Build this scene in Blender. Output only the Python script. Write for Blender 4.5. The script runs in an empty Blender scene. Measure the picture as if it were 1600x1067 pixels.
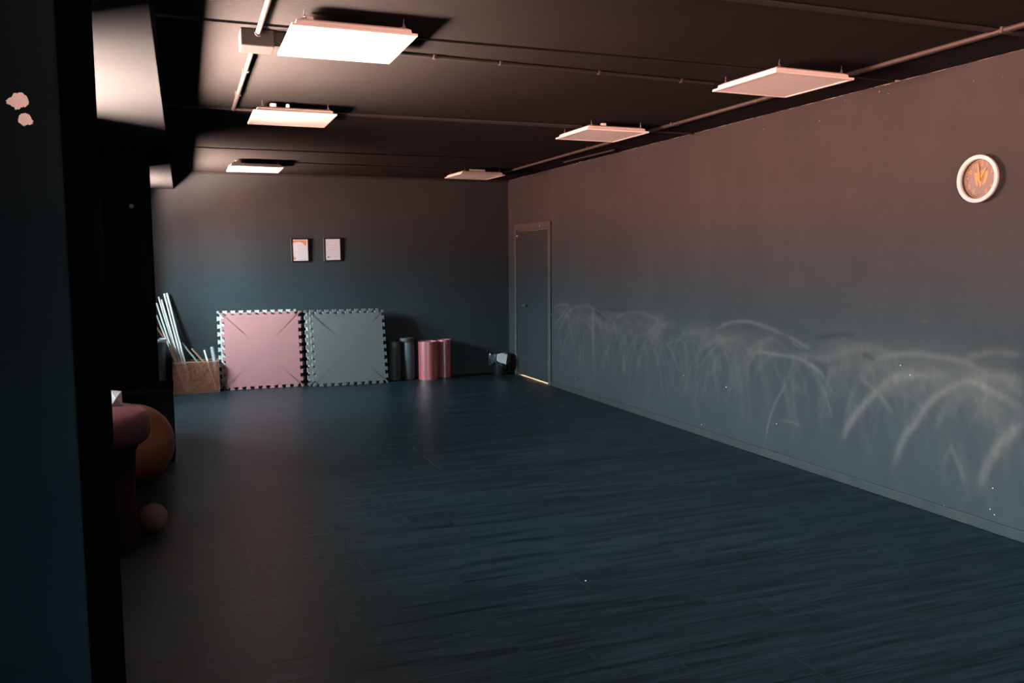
import bpy, bmesh, math, random
import numpy as np
from mathutils import Vector, Matrix

random.seed(11)
SC = bpy.context.scene
COL = SC.collection
PI = math.pi

# ---------------------------------------------------------------- camera, sky, light, exposure
W, D, H = 4.375, 11.523, 2.75          # right wall, back wall, ceiling
XL, YR = -0.95, -3.0                   # window wall, rear wall
FPX = 1331.2
cam_d = bpy.data.cameras.new('camera'); cam = bpy.data.objects.new('camera', cam_d); COL.objects.link(cam)
cam_d.sensor_width = 36.0; cam_d.lens = FPX / 1600 * 36.0; cam_d.clip_start = 0.02
r_ = Vector((0.93346, -0.35862, -0.00698)); u_ = Vector((0.04018, 0.08522, 0.99555)); f_ = Vector((0.35643, 0.92958, -0.09396))
cam.matrix_world = Matrix(((r_.x, u_.x, -f_.x, 0), (r_.y, u_.y, -f_.y, 0), (r_.z, u_.z, -f_.z, 1.605), (0, 0, 0, 1)))
SC.camera = cam

SKY_COOL = (0.66, 0.93, 1.0); SKY_STRENGTH = 260.0
GROUND_WARM = (1.0, 0.465, 0.36); GROUND_NEAR = (10.0, 6.5, 5.2); GROUND_STRENGTH = 330.0
w = bpy.data.worlds.new('evening_sky'); SC.world = w; w.use_nodes = True
nt = w.node_tree; nt.nodes.clear()
tc = nt.nodes.new('ShaderNodeTexCoord'); sx = nt.nodes.new('ShaderNodeSeparateXYZ')
mr = nt.nodes.new('ShaderNodeMapRange'); mr.inputs[1].default_value = -1; mr.inputs[2].default_value = 1
cr = nt.nodes.new('ShaderNodeValToRGB')
bg = nt.nodes.new('ShaderNodeBackground'); wo = nt.nodes.new('ShaderNodeOutputWorld')
nt.links.new(tc.outputs['Generated'], sx.inputs[0]); nt.links.new(sx.outputs[2], mr.inputs[0]); nt.links.new(mr.outputs[0], cr.inputs[0])
nt.links.new(cr.outputs[0], bg.inputs[0]); nt.links.new(bg.outputs[0], wo.inputs[0])
k = GROUND_STRENGTH / SKY_STRENGTH
gw = [c * k for c in GROUND_WARM]; gn = [c * k for c in GROUND_NEAR]
el = cr.color_ramp.elements
el[0].position = 0.0; el[0].color = (*gn, 1)
el[1].position = 1.0; el[1].color = (SKY_COOL[0] * .9, SKY_COOL[1] * .95, SKY_COOL[2], 1)
for pos, c in ((0.22, gn), (0.32, gw), (0.50, [.9 * c_ for c_ in gw]), (0.53, (0.34, 0.38, 0.40)), (0.59, SKY_COOL)):
    e = cr.color_ramp.elements.new(pos); e.color = (*c, 1)
bg.inputs[1].default_value = SKY_STRENGTH

# windows in the left wall: (y0, y1)
HEAD = 2.44
WINS = [(-2.7, -0.2, 1.05), (4.15, 5.65, 1.28), (9.70, 10.75, 1.36)]      # y0, y1, sill height
WT = 0.30                               # window wall thickness
for i, (a, b, SILL) in enumerate(WINS):
    ld = bpy.data.lights.new('window_portal', 'AREA'); ld.shape = 'RECTANGLE'
    ld.size = HEAD - SILL; ld.size_y = b - a; ld.cycles.is_portal = True
    lo = bpy.data.objects.new('window_portal', ld); COL.objects.link(lo)
    lo.location = (XL - 0.17, (a + b) / 2, (SILL + HEAD) / 2); lo.rotation_euler = (0, -PI / 2, 0)
REAR_FILL_WIN = (-.70, -.32, 1.75, 2.30)    # x0, x1, sill, head of an added rear window, fill for the near pier
ld = bpy.data.lights.new('window_portal', 'AREA'); ld.shape = 'RECTANGLE'
ld.size = REAR_FILL_WIN[1] - REAR_FILL_WIN[0]; ld.size_y = REAR_FILL_WIN[3] - REAR_FILL_WIN[2]; ld.cycles.is_portal = True
lo = bpy.data.objects.new('window_portal', ld); COL.objects.link(lo)
lo.location = ((REAR_FILL_WIN[0] + REAR_FILL_WIN[1]) / 2, YR - .08, (REAR_FILL_WIN[2] + REAR_FILL_WIN[3]) / 2); lo.rotation_euler = (PI / 2, 0, 0)
# lit corridor behind the closed door
ld = bpy.data.lights.new('corridor_lamp', 'AREA'); ld.size = 0.5; ld.energy = 260; ld.color = (1.0, 0.62, 0.36)
lo = bpy.data.objects.new('corridor_lamp', ld); COL.objects.link(lo); lo.location = (5.05, 10.35, 2.4)

SC.view_settings.view_transform = 'Standard'; SC.view_settings.look = 'None'
SC.view_settings.gamma = 1.0; SC.view_settings.use_curve_mapping = False
SC.view_settings.exposure = 0.0
SC.cycles.use_denoising = True
SC.cycles.max_bounces = 8; SC.cycles.diffuse_bounces = 5; SC.cycles.glossy_bounces = 4; SC.cycles.transparent_max_bounces = 8

# ---------------------------------------------------------------- materials
class NT:
    def __init__(s, name):
        s.m = bpy.data.materials.new(name); s.m.use_nodes = True
        s.t = s.m.node_tree; s.b = s.t.nodes['Principled BSDF']
    def n(s, typ, **kw):
        x = s.t.nodes.new(typ)
        for k_, v in kw.items(): setattr(x, k_, v)
        return x
    def l(s, a, b): s.t.links.new(a, b)
    def val(s, x, inp, v):
        if hasattr(v, 'bl_idname') or isinstance(v, bpy.types.NodeSocket): s.l(v, x.inputs[inp])
        else: x.inputs[inp].default_value = v
    def math(s, op, a, b=0.0, c=None, clamp=False):
        x = s.n('ShaderNodeMath', operation=op); x.use_clamp = clamp
        s.val(x, 0, a); s.val(x, 1, b)
        if c is not None: s.val(x, 2, c)
        return x.outputs[0]
    def mix(s, fac, a, b):
        x = s.n('ShaderNodeMix', data_type='RGBA')
        s.val(x, 0, fac)
        for i, v in ((6, a), (7, b)):
            if isinstance(v, bpy.types.NodeSocket): s.l(v, x.inputs[i])
            else: x.inputs[i].default_value = (*v, 1)
        return x.outputs[2]
    def pos(s, obj=False):
        if obj: return s.n('ShaderNodeTexCoord').outputs['Object']
        return s.n('ShaderNodeNewGeometry').outputs['Position']
    def noise(s, vec, scale, detail=4, rough=.55, stretch=(1, 1, 1), dist=0.0):
        mp = s.n('ShaderNodeMapping'); s.l(vec, mp.inputs[0]); mp.inputs['Scale'].default_value = stretch
        x = s.n('ShaderNodeTexNoise'); s.l(mp.outputs[0], x.inputs['Vector'])
        x.inputs['Scale'].default_value = scale; x.inputs['Detail'].default_value = detail
        x.inputs['Roughness'].default_value = rough; x.inputs['Distortion'].default_value = dist
        return x.outputs[0]
    def ramp(s, fac, lo, hi):
        x = s.n('ShaderNodeMapRange'); x.clamp = True
        s.l(fac, x.inputs[0]); x.inputs[1].default_value = lo; x.inputs[2].default_value = hi
        return x.outputs[0]
    def bump(s, h, strength=.2, dist=.01):
        x = s.n('ShaderNodeBump'); s.l(h, x.inputs['Height']); x.inputs['Strength'].default_value = strength
        x.inputs['Distance'].default_value = dist; s.l(x.outputs[0], s.b.inputs['Normal'])
    def base(s, c):
        if isinstance(c, bpy.types.NodeSocket): s.l(c, s.b.inputs['Base Color'])
        else: s.b.inputs['Base Color'].default_value = (*c, 1)
    def rough(s, v): s.val(s.b, 'Roughness', v)

def simple(name, c1, c2=None, rough=.5, scale=20, bump=0.0, metal=0.0, stretch=(1, 1, 1), spec=.5, obj=True):
    q = NT(name); c2 = c2 or tuple(x * .8 for x in c1)
    nz = q.noise(q.pos(obj), scale, stretch=stretch)
    q.base(q.mix(q.ramp(nz, .3, .7), c1, c2)); q.rough(rough)
    q.b.inputs['Metallic'].default_value = metal; q.b.inputs['Specular IOR Level'].default_value = spec
    if bump: q.bump(nz, bump, .004)
    return q.m

PAINT_A, PAINT_B = (0.0285, 0.0296, 0.0308), (0.0240, 0.0250, 0.0262)
def paint(name, scuff=False, edge=False, chips=False, a=PAINT_A, b=PAINT_B, rough=.62, flecks=None, spec=0.0):
    q = NT(name); P = q.pos()
    n1 = q.noise(P, 1.3, 5); n2 = q.noise(P, 9, 4)
    col = q.mix(q.ramp(q.math('ADD', q.math('MULTIPLY', n1, .6), q.math('MULTIPLY', n2, .4)), .35, .65), a, b)
    n3 = q.noise(P, 55, 3)
    sep = q.n('ShaderNodeSeparateXYZ'); q.l(P, sep.inputs[0])
    if scuff:
        at = q.n('ShaderNodeAttribute', attribute_name='scuff')
        streak = q.noise(P, 6, 5, .65, stretch=(1, 5, .8)); fine = q.noise(P, 28, 4, .6)
        s1 = q.math('MULTIPLY', at.outputs['Fac'], q.math('ADD', .55, q.math('MULTIPLY', streak, .9)))
        s1 = q.math('MULTIPLY', s1, q.math('ADD', .7, q.math('MULTIPLY', fine, .6)), clamp=True)
        col = q.mix(s1, col, (0.110, 0.081, 0.069))
        dk = q.n('ShaderNodeAttribute', attribute_name='dark')
        col = q.mix(q.math('MULTIPLY', dk.outputs['Fac'], .75), col, (0.014, 0.015, 0.016))
        # roller marks: faint upright bands of thinner paint
        band = q.noise(P, 2.2, 3, .5, stretch=(1, 2.2, .12))
        col = q.mix(q.math('MULTIPLY', q.ramp(band, .5, .75), .10), col, (0.05, 0.047, 0.047))
    if edge:      # ragged bare plaster where the wall paint stops under the ceiling
        e1 = q.noise(P, 14, 4, .7)
        m_ = q.math('GREATER_THAN', q.math('ADD', sep.outputs[2], q.math('MULTIPLY', q.math('SUBTRACT', e1, .5), .022)), 2.7485)
        col = q.mix(q.math('MULTIPLY', m_, .85), col, (0.16, 0.135, 0.12))
        sp = q.noise(P, 40, 2, .5)
        top = q.math('GREATER_THAN', sep.outputs[2], 2.60)
        col = q.mix(q.math('MULTIPLY', q.math('GREATER_THAN', sp, .75), top), col, (0.2, 0.18, 0.17))
    if flecks:
        for (fy, fz, fr) in flecks:
            d2 = q.math('ADD', q.math('POWER', q.math('SUBTRACT', sep.outputs[1], fy), 2.0), q.math('POWER', q.math('SUBTRACT', sep.outputs[2], fz), 2.0))
            col = q.mix(q.math('LESS_THAN', d2, fr * fr), col, (0.62, 0.60, 0.57))
    if chips:     # two bare plaster patches and scratches on the near pier
        wob = q.noise(P, 45, 3, .6)
        for (cx, cz, rx, rz) in ((-0.352, 1.990, .0235, .021), (-0.336, 1.950, .0175, .0155)):
            d2 = q.math('ADD', q.math('POWER', q.math('DIVIDE', q.math('SUBTRACT', sep.outputs[0], cx), rx), 2.0),
                        q.math('POWER', q.math('DIVIDE', q.math('SUBTRACT', sep.outputs[2], cz), rz), 2.0))
            m_ = q.math('LESS_THAN', q.math('ADD', d2, q.math('MULTIPLY', q.math('SUBTRACT', wob, .5), 2.6)), .8)
            onf = q.math('LESS_THAN', sep.outputs[1], 2.37)
            col = q.mix(q.math('MULTIPLY', m_, onf), col, (0.50, 0.475, 0.46))
        sc_ = q.noise(P, 16, 5, .7)
        col = q.mix(q.math('MULTIPLY', q.math('GREATER_THAN', sc_, .72), .35), col, (0.2, 0.2, 0.2))
    q.base(col); q.rough(rough); q.b.inputs['Specular IOR Level'].default_value = spec
    q.bump(q.math('ADD', n3, q.math('MULTIPLY', n2, .6)), .12, .004)
    return q.m

SCUFFS=[
  ([(9.96,1.0),(9.79,1.04),(9.61,1.07),(9.44,1.07)],0.02,0.5) ,
  ([(9.86,0.8),(9.7,0.91),(9.53,1.01),(9.44,1.03)],0.02,0.5) ,
  ([(9.84,0.64),(9.75,0.74),(9.57,0.92),(9.36,1.03),(9.11,1.07),(8.87,1.07),(8.61,1.02),(8.46,0.97)],0.025,0.45) ,
  ([(9.75,0.21),(9.68,0.41),(9.57,0.62),(9.4,0.75)],0.015,0.3) ,
  ([(9.19,0.32),(9.15,0.46),(9.09,0.59),(9.03,0.81)],0.015,0.3) ,
  ([(8.81,1.05),(8.81,0.88),(8.8,0.71),(8.79,0.45)],0.05,0.5) ,
  ([(8.29,0.93),(8.12,1.02),(7.92,1.06),(7.67,1.06),(7.44,1.03),(7.18,0.96)],0.03,0.35) ,
  ([(7.18,0.78),(7.07,0.83),(6.94,0.85),(6.86,0.8),(6.81,0.68)],0.02,0.3) ,
  ([(7.24,0.82),(7.12,0.74),(7.04,0.65),(6.99,0.57)],0.015,0.35) ,
  ([(6.67,0.68),(6.62,0.76),(6.5,0.84),(6.34,0.9),(6.08,0.93)],0.03,0.35) ,
  ([(6.64,0.61),(6.52,0.72),(6.36,0.84),(6.19,0.91)],0.025,0.35) ,
  ([(6.69,0.26),(6.66,0.42),(6.59,0.54),(6.56,0.65)],0.02,0.2) ,
  ([(6.9,0.31),(6.83,0.45),(6.76,0.6),(6.69,0.7)],0.02,0.2) ,
  ([(6.06,0.89),(6.07,0.74),(6.01,0.61),(5.97,0.46)],0.05,0.25) ,
  ([(5.65,0.13),(5.62,0.27),(5.55,0.44),(5.45,0.58),(5.4,0.64)],0.018,0.6) ,
  ([(6.39,0.97),(6.28,1.03),(6.13,1.07),(5.92,1.09),(5.73,1.07),(5.56,1.04),(5.41,1.0)],0.025,0.7) ,
  ([(5.41,1.01),(5.31,0.98),(5.22,0.95),(5.14,0.94)],0.025,0.7) ,
  ([(5.36,0.97),(5.24,0.91)],0.012,0.5) ,
  ([(5.87,0.81),(5.76,0.85),(5.62,0.85),(5.48,0.85),(5.41,0.85),(5.3,0.85),(5.2,0.83),(5.1,0.79),(4.99,0.72)],0.022,0.8) ,
  ([(5.15,0.82),(5.04,0.78),(4.98,0.72)],0.018,0.7) ,
  ([(5.03,0.7),(4.97,0.61),(4.92,0.51),(4.9,0.45)],0.015,0.4) ,
  ([(4.96,0.69),(4.86,0.61)],0.015,0.3) ,
  ([(5.32,0.87),(5.14,0.87),(4.95,0.88),(4.8,0.94),(4.63,0.99),(4.44,0.99),(4.31,0.97)],0.04,0.4) ,
  ([(4.58,0.86),(4.49,0.92),(4.36,0.96),(4.2,0.99),(4.05,0.99),(3.89,0.99),(3.79,0.98),(3.69,0.95),(3.61,0.92)],0.03,0.75) ,
  ([(4.65,0.8),(4.57,0.75),(4.48,0.7),(4.4,0.64),(4.31,0.56)],0.025,0.5) ,
  ([(4.79,0.29),(4.75,0.4),(4.67,0.51),(4.57,0.62),(4.48,0.7),(4.38,0.79),(4.26,0.84),(4.11,0.86),(3.98,0.87),(3.89,0.85)],0.04,0.75) ,
  ([(4.75,0.36),(4.69,0.47),(4.59,0.59),(4.5,0.69)],0.03,0.4) ,
  ([(4.32,0.18),(4.29,0.27),(4.25,0.38),(4.21,0.46),(4.12,0.57),(4.08,0.64),(4.01,0.72),(3.93,0.78),(3.83,0.84),(3.74,0.87),(3.65,0.85),(3.56,0.82),(3.48,0.79),(3.42,0.76),(3.38,0.73)],0.035,0.95) ,
  ([(3.65,0.22),(3.63,0.31),(3.59,0.41),(3.53,0.52),(3.45,0.61),(3.38,0.68)],0.045,0.8) ,
  ([(3.51,0.48),(3.56,0.46),(3.54,0.5),(3.47,0.6),(3.38,0.69)],0.03,0.4) ,
  ([(3.87,0.48),(3.83,0.4),(3.77,0.29),(3.76,0.23)],0.025,0.5) ,
  ([(3.9,0.34),(3.86,0.44)],0.03,0.3) ,
  ([(4.77,0.3),(4.74,0.4),(4.65,0.54)],0.03,0.4) ,
  ([(3.79,1.0),(3.71,1.03),(3.59,1.06),(3.49,1.06),(3.4,1.06)],0.03,0.6) ,
  ([(3.75,0.88),(3.65,0.91),(3.53,0.92),(3.39,0.92)],0.05,0.7) ,
  ([(3.5,0.88),(3.44,0.86),(3.39,0.84)],0.03,0.5) ,
  ([(4.13,1.2),(4.09,1.21),(4.06,1.21)],0.01,0.4) ,
  ([(5.89,1.32),(5.87,1.27)],0.008,0.6) ,
  ([(5.52,0.33),(5.34,0.34),(5.2,0.32)],0.02,0.3) ,
  ([(5.08,0.96),(4.7,0.94),(4.36,0.89),(4.11,0.89),(3.84,0.92),(3.63,0.89),(3.39,0.86)],0.22,0.42) ,
  ([(3.78,0.76),(3.57,0.77),(3.39,0.79)],0.3,0.32) ,
  ([(6.95,1.01),(6.64,0.94),(6.19,0.92),(5.78,0.91),(5.41,0.89)],0.16,0.25) ,
  ([(9.57,0.92),(8.83,0.87),(8.22,0.88),(7.58,1.0),(7.02,0.95)],0.16,0.16) ,
]
DARKS= [[(8.76, 1.03), (8.61, 0.99), (8.5, 0.94)], [(5.08, 1.02), (4.92, 1.05), (4.78, 1.07), (4.66, 1.06)], [(4.62, 0.94), (4.55, 0.93), (4.49, 0.92)], [(8.79, 1.06), (8.39, 1.07), (7.99, 1.07)]]
FLECKS= [(6.202, 0.499), (6.575, 0.099), (9.28, 0.183), (6.883, 0.515), (6.572, 0.1), (3.893, 0.065), (3.539, 0.106), (3.558, 0.261), (5.518, 0.295), (3.569, 0.132), (4.279, 0.905), (4.197, 0.85)]

M = {}
M['wall'] = paint('charcoal_wall_paint')
M['wall_back'] = paint('charcoal_back_wall_paint', edge=True, a=(.0265, .0318, .0345), b=(.0222, .0268, .0292))
M['wall_right'] = paint('charcoal_scuffed_wall_paint', scuff=True, edge=True, flecks=[(y, z, .0026 if i else .0042) for i, (y, z) in enumerate(FLECKS)])
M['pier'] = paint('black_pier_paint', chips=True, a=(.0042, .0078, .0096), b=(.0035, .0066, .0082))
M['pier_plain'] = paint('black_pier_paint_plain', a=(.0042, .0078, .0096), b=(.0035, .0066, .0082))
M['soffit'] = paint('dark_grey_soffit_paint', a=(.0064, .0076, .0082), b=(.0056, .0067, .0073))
M['slab'] = paint('charcoal_ceiling_paint', a=(.0146, .0150, .0154), b=(.0124, .0128, .0132), rough=.7)
M['door'] = simple('charcoal_door_paint', (.019, .021, .023), (.016, .018, .02), .55, 6, .05, spec=.1, obj=False)
def flecked(name, a, b, thr, scale, chip=(.55, .5, .47), rough=.5, spec=.15):
    q = NT(name); P = q.pos()
    col = q.mix(q.ramp(q.noise(P, 6, 4), .35, .65), a, b)
    col = q.mix(q.math('GREATER_THAN', q.noise(P, scale, 3, .6), thr), col, chip)
    q.base(col); q.rough(rough); q.b.inputs['Specular IOR Level'].default_value = spec; q.bump(q.noise(P, 30, 3), .1, .004); return q.m
M['door_frame'] = flecked('worn_frame_paint', (.042, .039, .037), (.034, .032, .031), .70, 26)
M['baseboard'] = flecked('worn_skirting_paint', (.019, .020, .0215), (.026, .025, .0245), .74, 30, (.2, .19, .18), .5, .12)
M['trim'] = flecked('flaking_joint_filler', (.016, .016, .0165), (.013, .013, .0135), .71, 22, (.16, .15, .14))
def floor_mat():
    q = NT('dark_vinyl_plank'); oi = q.n('ShaderNodeObjectInfo'); P = q.pos()
    add = q.n('ShaderNodeVectorMath', operation='ADD'); cx = q.n('ShaderNodeCombineXYZ')
    rnd = oi.outputs['Random']
    q.l(q.math('MULTIPLY', rnd, 37.0), cx.inputs[0]); q.l(q.math('MULTIPLY', rnd, 91.0), cx.inputs[1])
    q.l(P, add.inputs[0]); q.l(cx.outputs[0], add.inputs[1]); V = add.outputs[0]
    g1 = q.noise(V, 3.2, 6, .62, stretch=(.34, 5.5, 1), dist=.4)
    g2 = q.noise(V, 16, 5, .6, stretch=(.22, 5, 1))
    g3 = q.noise(P, .8, 3, .5, stretch=(.5, 1.6, 1))
    wv = q.n('ShaderNodeTexWave', wave_type='RINGS', rings_direction='Z'); mp = q.n('ShaderNodeMapping')
    q.l(V, mp.inputs[0]); mp.inputs['Scale'].default_value = (1.1, 9, 1); q.l(mp.outputs[0], wv.inputs['Vector'])
    wv.inputs['Scale'].default_value = 1.9; wv.inputs['Distortion'].default_value = 5; wv.inputs['Detail'].default_value = 3; wv.inputs['Detail Scale'].default_value = 1.2
    patch = q.ramp(q.noise(V, 1.7, 3, .5, stretch=(.6, 4, 1)), .50, .68)
    v = q.math('ADD', q.math('MULTIPLY', g1, .50), q.math('MULTIPLY', g2, .50))
    v = q.math('ADD', v, q.math('MULTIPLY', g3, .06))
    v = q.math('ADD', v, q.math('MULTIPLY', q.math('SUBTRACT', rnd, .5), .025))
    v = q.math('ADD', v, q.math('MULTIPLY', q.math('MULTIPLY', q.math('SUBTRACT', wv.outputs['Fac'], .45), patch), .16))
    q.base(q.mix(q.ramp(v, .42, .66), (.0008, .0034, .0046), (.0125, .0225, .0265)))
    q.rough(q.math('ADD', .27, q.math('MULTIPLY', g1, .2)))
    q.b.inputs['Specular IOR Level'].default_value = .20
    q.bump(q.math('ADD', g2, q.math('MULTIPLY', wv.outputs['Fac'], .4)), .16, .004)
    return q.m
M['plank'] = floor_mat()
M['subfloor'] = simple('black_subfloor', (.01, .012, .014), None, .9, 5, obj=False)
M['white_metal'] = simple('white_enamel', (.52, .50, .48), (.48, .46, .44), .4, 8)
M['diffuser'] = simple('opal_diffuser', (.54, .575, .575), (.52, .555, .555), .4, 4)
M['conduit'] = simple('painted_conduit', (.036, .033, .031), (.028, .026, .025), .5, 14, spec=.3)
M['rail'] = simple('long_conduit_paint', (.036, .032, .030), (.026, .024, .023), .55, 14, spec=.3)
M['dark_conduit'] = simple('dark_painted_conduit', (.018, .017, .0165), (.014, .013, .013), .6, 14, spec=.2)
M['wire'] = simple('steel_wire', (.12, .11, .10), None, .45, 20, metal=.4)
M['box_grey'] = simple('junction_grey', (.016, .015, .0148), (.013, .0125, .012), .6, 9, spec=.2)
M['mat_pink'] = simple('dusty_pink_foam', (.29, .108, .108), (.26, .100, .102), .75, 5, .05)
M['mat_grey'] = simple('mid_grey_foam', (.080, .073, .069), (.073, .067, .063), .75, 5, .05)
M['mat_light'] = simple('pale_grey_foam', (.34, .32, .31), (.29, .275, .265), .8, 9, .05)
M['roll_pink'] = simple('pink_mat_rubber', (.27, .045, .050), (.23, .038, .044), .36, 8, .04, spec=1.0)
M['roll_pink'].node_tree.nodes['Principled BSDF'].inputs['Coat Weight'].default_value = 1.0
M['roll_pink'].node_tree.nodes['Principled BSDF'].inputs['Coat Roughness'].default_value = .20
M['roll_dark'] = simple('charcoal_mat_rubber', (.019, .022, .024), (.016, .018, .020), .55, 8, .05)
M['ball_orange'] = simple('orange_ball_vinyl', (.135, .05, .019), (.11, .042, .016), .42, 6)
M['ball_grey'] = simple('mauve_grey_ball_vinyl', (.11, .08, .08), (.09, .07, .07), .6, 6)
M['maroon'] = simple('maroon_vinyl', (.075, .021, .028), (.058, .016, .022), .48, 7, .05)
M['black'] = simple('matt_black_plastic', (.008, .009, .010), (.006, .007, .008), .7, 10, spec=0.0)
M['dark_base'] = simple('dark_brown_base', (.016, .008, .007), (.011, .006, .006), .7, 10, spec=.1)
M['dark_bin'] = simple('dark_blue_grey_plastic', (.02, .028, .034), (.016, .023, .028), .38, 10)
M['bin_black'] = simple('glossy_black_plastic', (.007, .008, .009), (.005, .006, .007), .3, 10)
M['paper'] = simple('white_paper', (.55, .56, .57), (.50, .51, .52), .7, 6)
M['cert_paper'] = simple('certificate_paper', (.34, .37, .39), (.32, .35, .37), .6, 6)
M['stick_white'] = simple('pale_painted_wood', (.72, .69, .68), (.60, .55, .53), .55, 8, stretch=(6, 6, .4))
M['stick_orange'] = simple('orange_wood', (.30, .15, .08), (.25, .12, .065), .6, 8, stretch=(6, 6, .4))
M['stick_grey'] = simple('grey_foam_tube', (.20, .21, .21), (.15, .16, .16), .7, 12)
def rust():
    q = NT('rusty_wire'); P = q.pos()
    n1 = q.noise(P, 14, 5, .65); n2 = q.noise(P, 34, 4, .6)
    c = q.mix(q.ramp(n1, .35, .65), (.19, .045, .014), (.045, .012, .006))
    q.base(q.mix(q.ramp(n2, .5, .75), c, (.17,.085,.048))); q.rough(.75); q.b.inputs['Metallic'].default_value = .1
    return q.m
M['rust'] = rust()
M['bag'] = simple('black_bin_liner', (.02, .024, .026), (.014, .016, .018), .22, 40, .5)
M['frame_black'] = simple('black_picture_frame', (.006, .006, .007), None, .5, 20, spec=.15)
M['frame_edge'] = simple('grey_picture_edge', (.09, .09, .09), None, .4, 20)
M['print_orange'] = simple('orange_print', (.30, .155, .06), (.28, .13, .05), .6, 30)
M['print_grey'] = simple('grey_print', (.22, .25, .26), None, .6, 30)
M['print_dark'] = simple('dark_print', (.03, .032, .034), None, .6, 30)
M['clock_white'] = simple('white_clock_rim', (.26, .31, .33), (.25, .29, .31), .3, 6)
M['clock_case'] = simple('dark_clock_case', (.045, .038, .042), None, .5, 10)
M['dial'] = simple('brown_dial', (.070, .066, .064), (.064, .060, .058), .5, 10)
M['gold'] = simple('orange_gold_print', (.19, .125, .035), (.175, .115, .03), .5, 20)
M['brass'] = simple('dull_metal', (.22, .21, .20), None, .35, 20, metal=.8)
M['plaster'] = simple('corridor_plaster', (.55, .45, .36), None, .8, 4)
M['window_frame'] = simple('white_window_frame', (.6, .6, .6), None, .4, 6)
def pane_mat():
    m = bpy.data.materials.new('window_glass'); m.use_nodes = True; t = m.node_tree; t.nodes.clear()
    o = t.nodes.new('ShaderNodeOutputMaterial'); mx = t.nodes.new('ShaderNodeMixShader'); tr = t.nodes.new('ShaderNodeBsdfTransparent')
    gl = t.nodes.new('ShaderNodeBsdfGlossy'); gl.inputs['Roughness'].default_value = .02
    mx.inputs[0].default_value = .06
    t.links.new(tr.outputs[0], mx.inputs[1]); t.links.new(gl.outputs[0], mx.inputs[2]); t.links.new(mx.outputs[0], o.inputs[0])
    return m
M['glass'] = pane_mat()

# ---------------------------------------------------------------- helpers
def link(o, parent=None):
    COL.objects.link(o)
    if parent is not None: o.parent = parent
    return o
def mesh_obj(name, bm, mat, parent=None, loc=None, smooth=False, ang=None):
    me = bpy.data.meshes.new(name)
    bmesh.ops.recalc_face_normals(bm, faces=bm.faces)
    if smooth:
        for f in bm.faces: f.smooth = True
    bm.to_mesh(me); bm.free()
    if ang: me.set_sharp_from_angle(angle=math.radians(ang))
    me.materials.append(mat)
    o = bpy.data.objects.new(name, me)
    if loc is not None: o.location = loc
    return link(o, parent)
def empty(name, loc=(0, 0, 0), rot=(0, 0, 0)):
    o = bpy.data.objects.new(name, None); o.empty_display_size = .05
    o.location = loc; o.rotation_euler = rot; return link(o)
def tag(o, label=None, cat=None, group=None, kind=None):
    if label: o['label'] = label
    if cat: o['category'] = cat
    if group: o['group'] = group
    if kind: o['kind'] = kind
    return o
def struct(o, label=None): return tag(o, label, kind='structure')
def box(bm, lo, hi, bev=0.0, seg=1):
    c = [(a + b) / 2 for a, b in zip(lo, hi)]; s = [b - a for a, b in zip(lo, hi)]
    r = bmesh.ops.create_cube(bm, size=1.0, matrix=Matrix.Translation(c) @ Matrix.Diagonal((*s, 1)))
    if bev:
        vs = r['verts']; es = list({e for v in vs for e in v.link_edges})
        bmesh.ops.bevel(bm, geom=es, offset=bev, segments=seg, affect='EDGES', profile=.5)
    return bm
def B(lo, hi, bev=0.0, seg=1): return box(bmesh.new(), lo, hi, bev, seg)
def tube(bm, a, b, r, seg=10, r2=None, caps=True):
    a, b = Vector(a), Vector(b); d = b - a
    m = Matrix.Translation((a + b) / 2) @ d.to_track_quat('Z', 'Y').to_matrix().to_4x4()
    bmesh.ops.create_cone(bm, cap_ends=caps, segments=seg, radius1=r, radius2=r if r2 is None else r2, depth=d.length, matrix=m)
    return bm
def lathe(bm, prof, seg=32, close=False, mtx=None):
    rings = []
    for (r, z) in prof:
        if r < 1e-6: rings.append([bm.verts.new((0, 0, z))])
        else: rings.append([bm.verts.new((r * math.cos(2 * PI * i / seg), r * math.sin(2 * PI * i / seg), z)) for i in range(seg)])
    pairs = list(zip(rings[:-1], rings[1:])) + ([(rings[-1], rings[0])] if close else [])
    for p_, q_ in pairs:
        for i in range(seg):
            j = (i + 1) % seg
            if len(p_) == 1 and len(q_) == 1: continue
            if len(p_) == 1: bm.faces.new((p_[0], q_[i], q_[j]))
            elif len(q_) == 1: bm.faces.new((p_[i], q_[0], p_[j]))
            else: bm.faces.new((p_[i], q_[i], q_[j], p_[j]))
    if mtx is not None: bmesh.ops.transform(bm, matrix=mtx, verts=bm.verts)
    return bm
def extrude_poly(bm, pts, t, mtx=None):
    """polygon pts (x,y) extruded from z=0 to z=t"""
    lo = [bm.verts.new((x, y, 0)) for x, y in pts]; hi = [bm.verts.new((x, y, t)) for x, y in pts]
    n = len(pts)
    f1 = bm.faces.new(lo[::-1]); f2 = bm.faces.new(hi)
    for i in range(n): bm.faces.new((lo[i], lo[(i + 1) % n], hi[(i + 1) % n], hi[i]))
    bmesh.ops.triangulate(bm, faces=[f1, f2])
    if mtx is not None: bmesh.ops.transform(bm, matrix=mtx, verts=lo + hi)
    return bm

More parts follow.
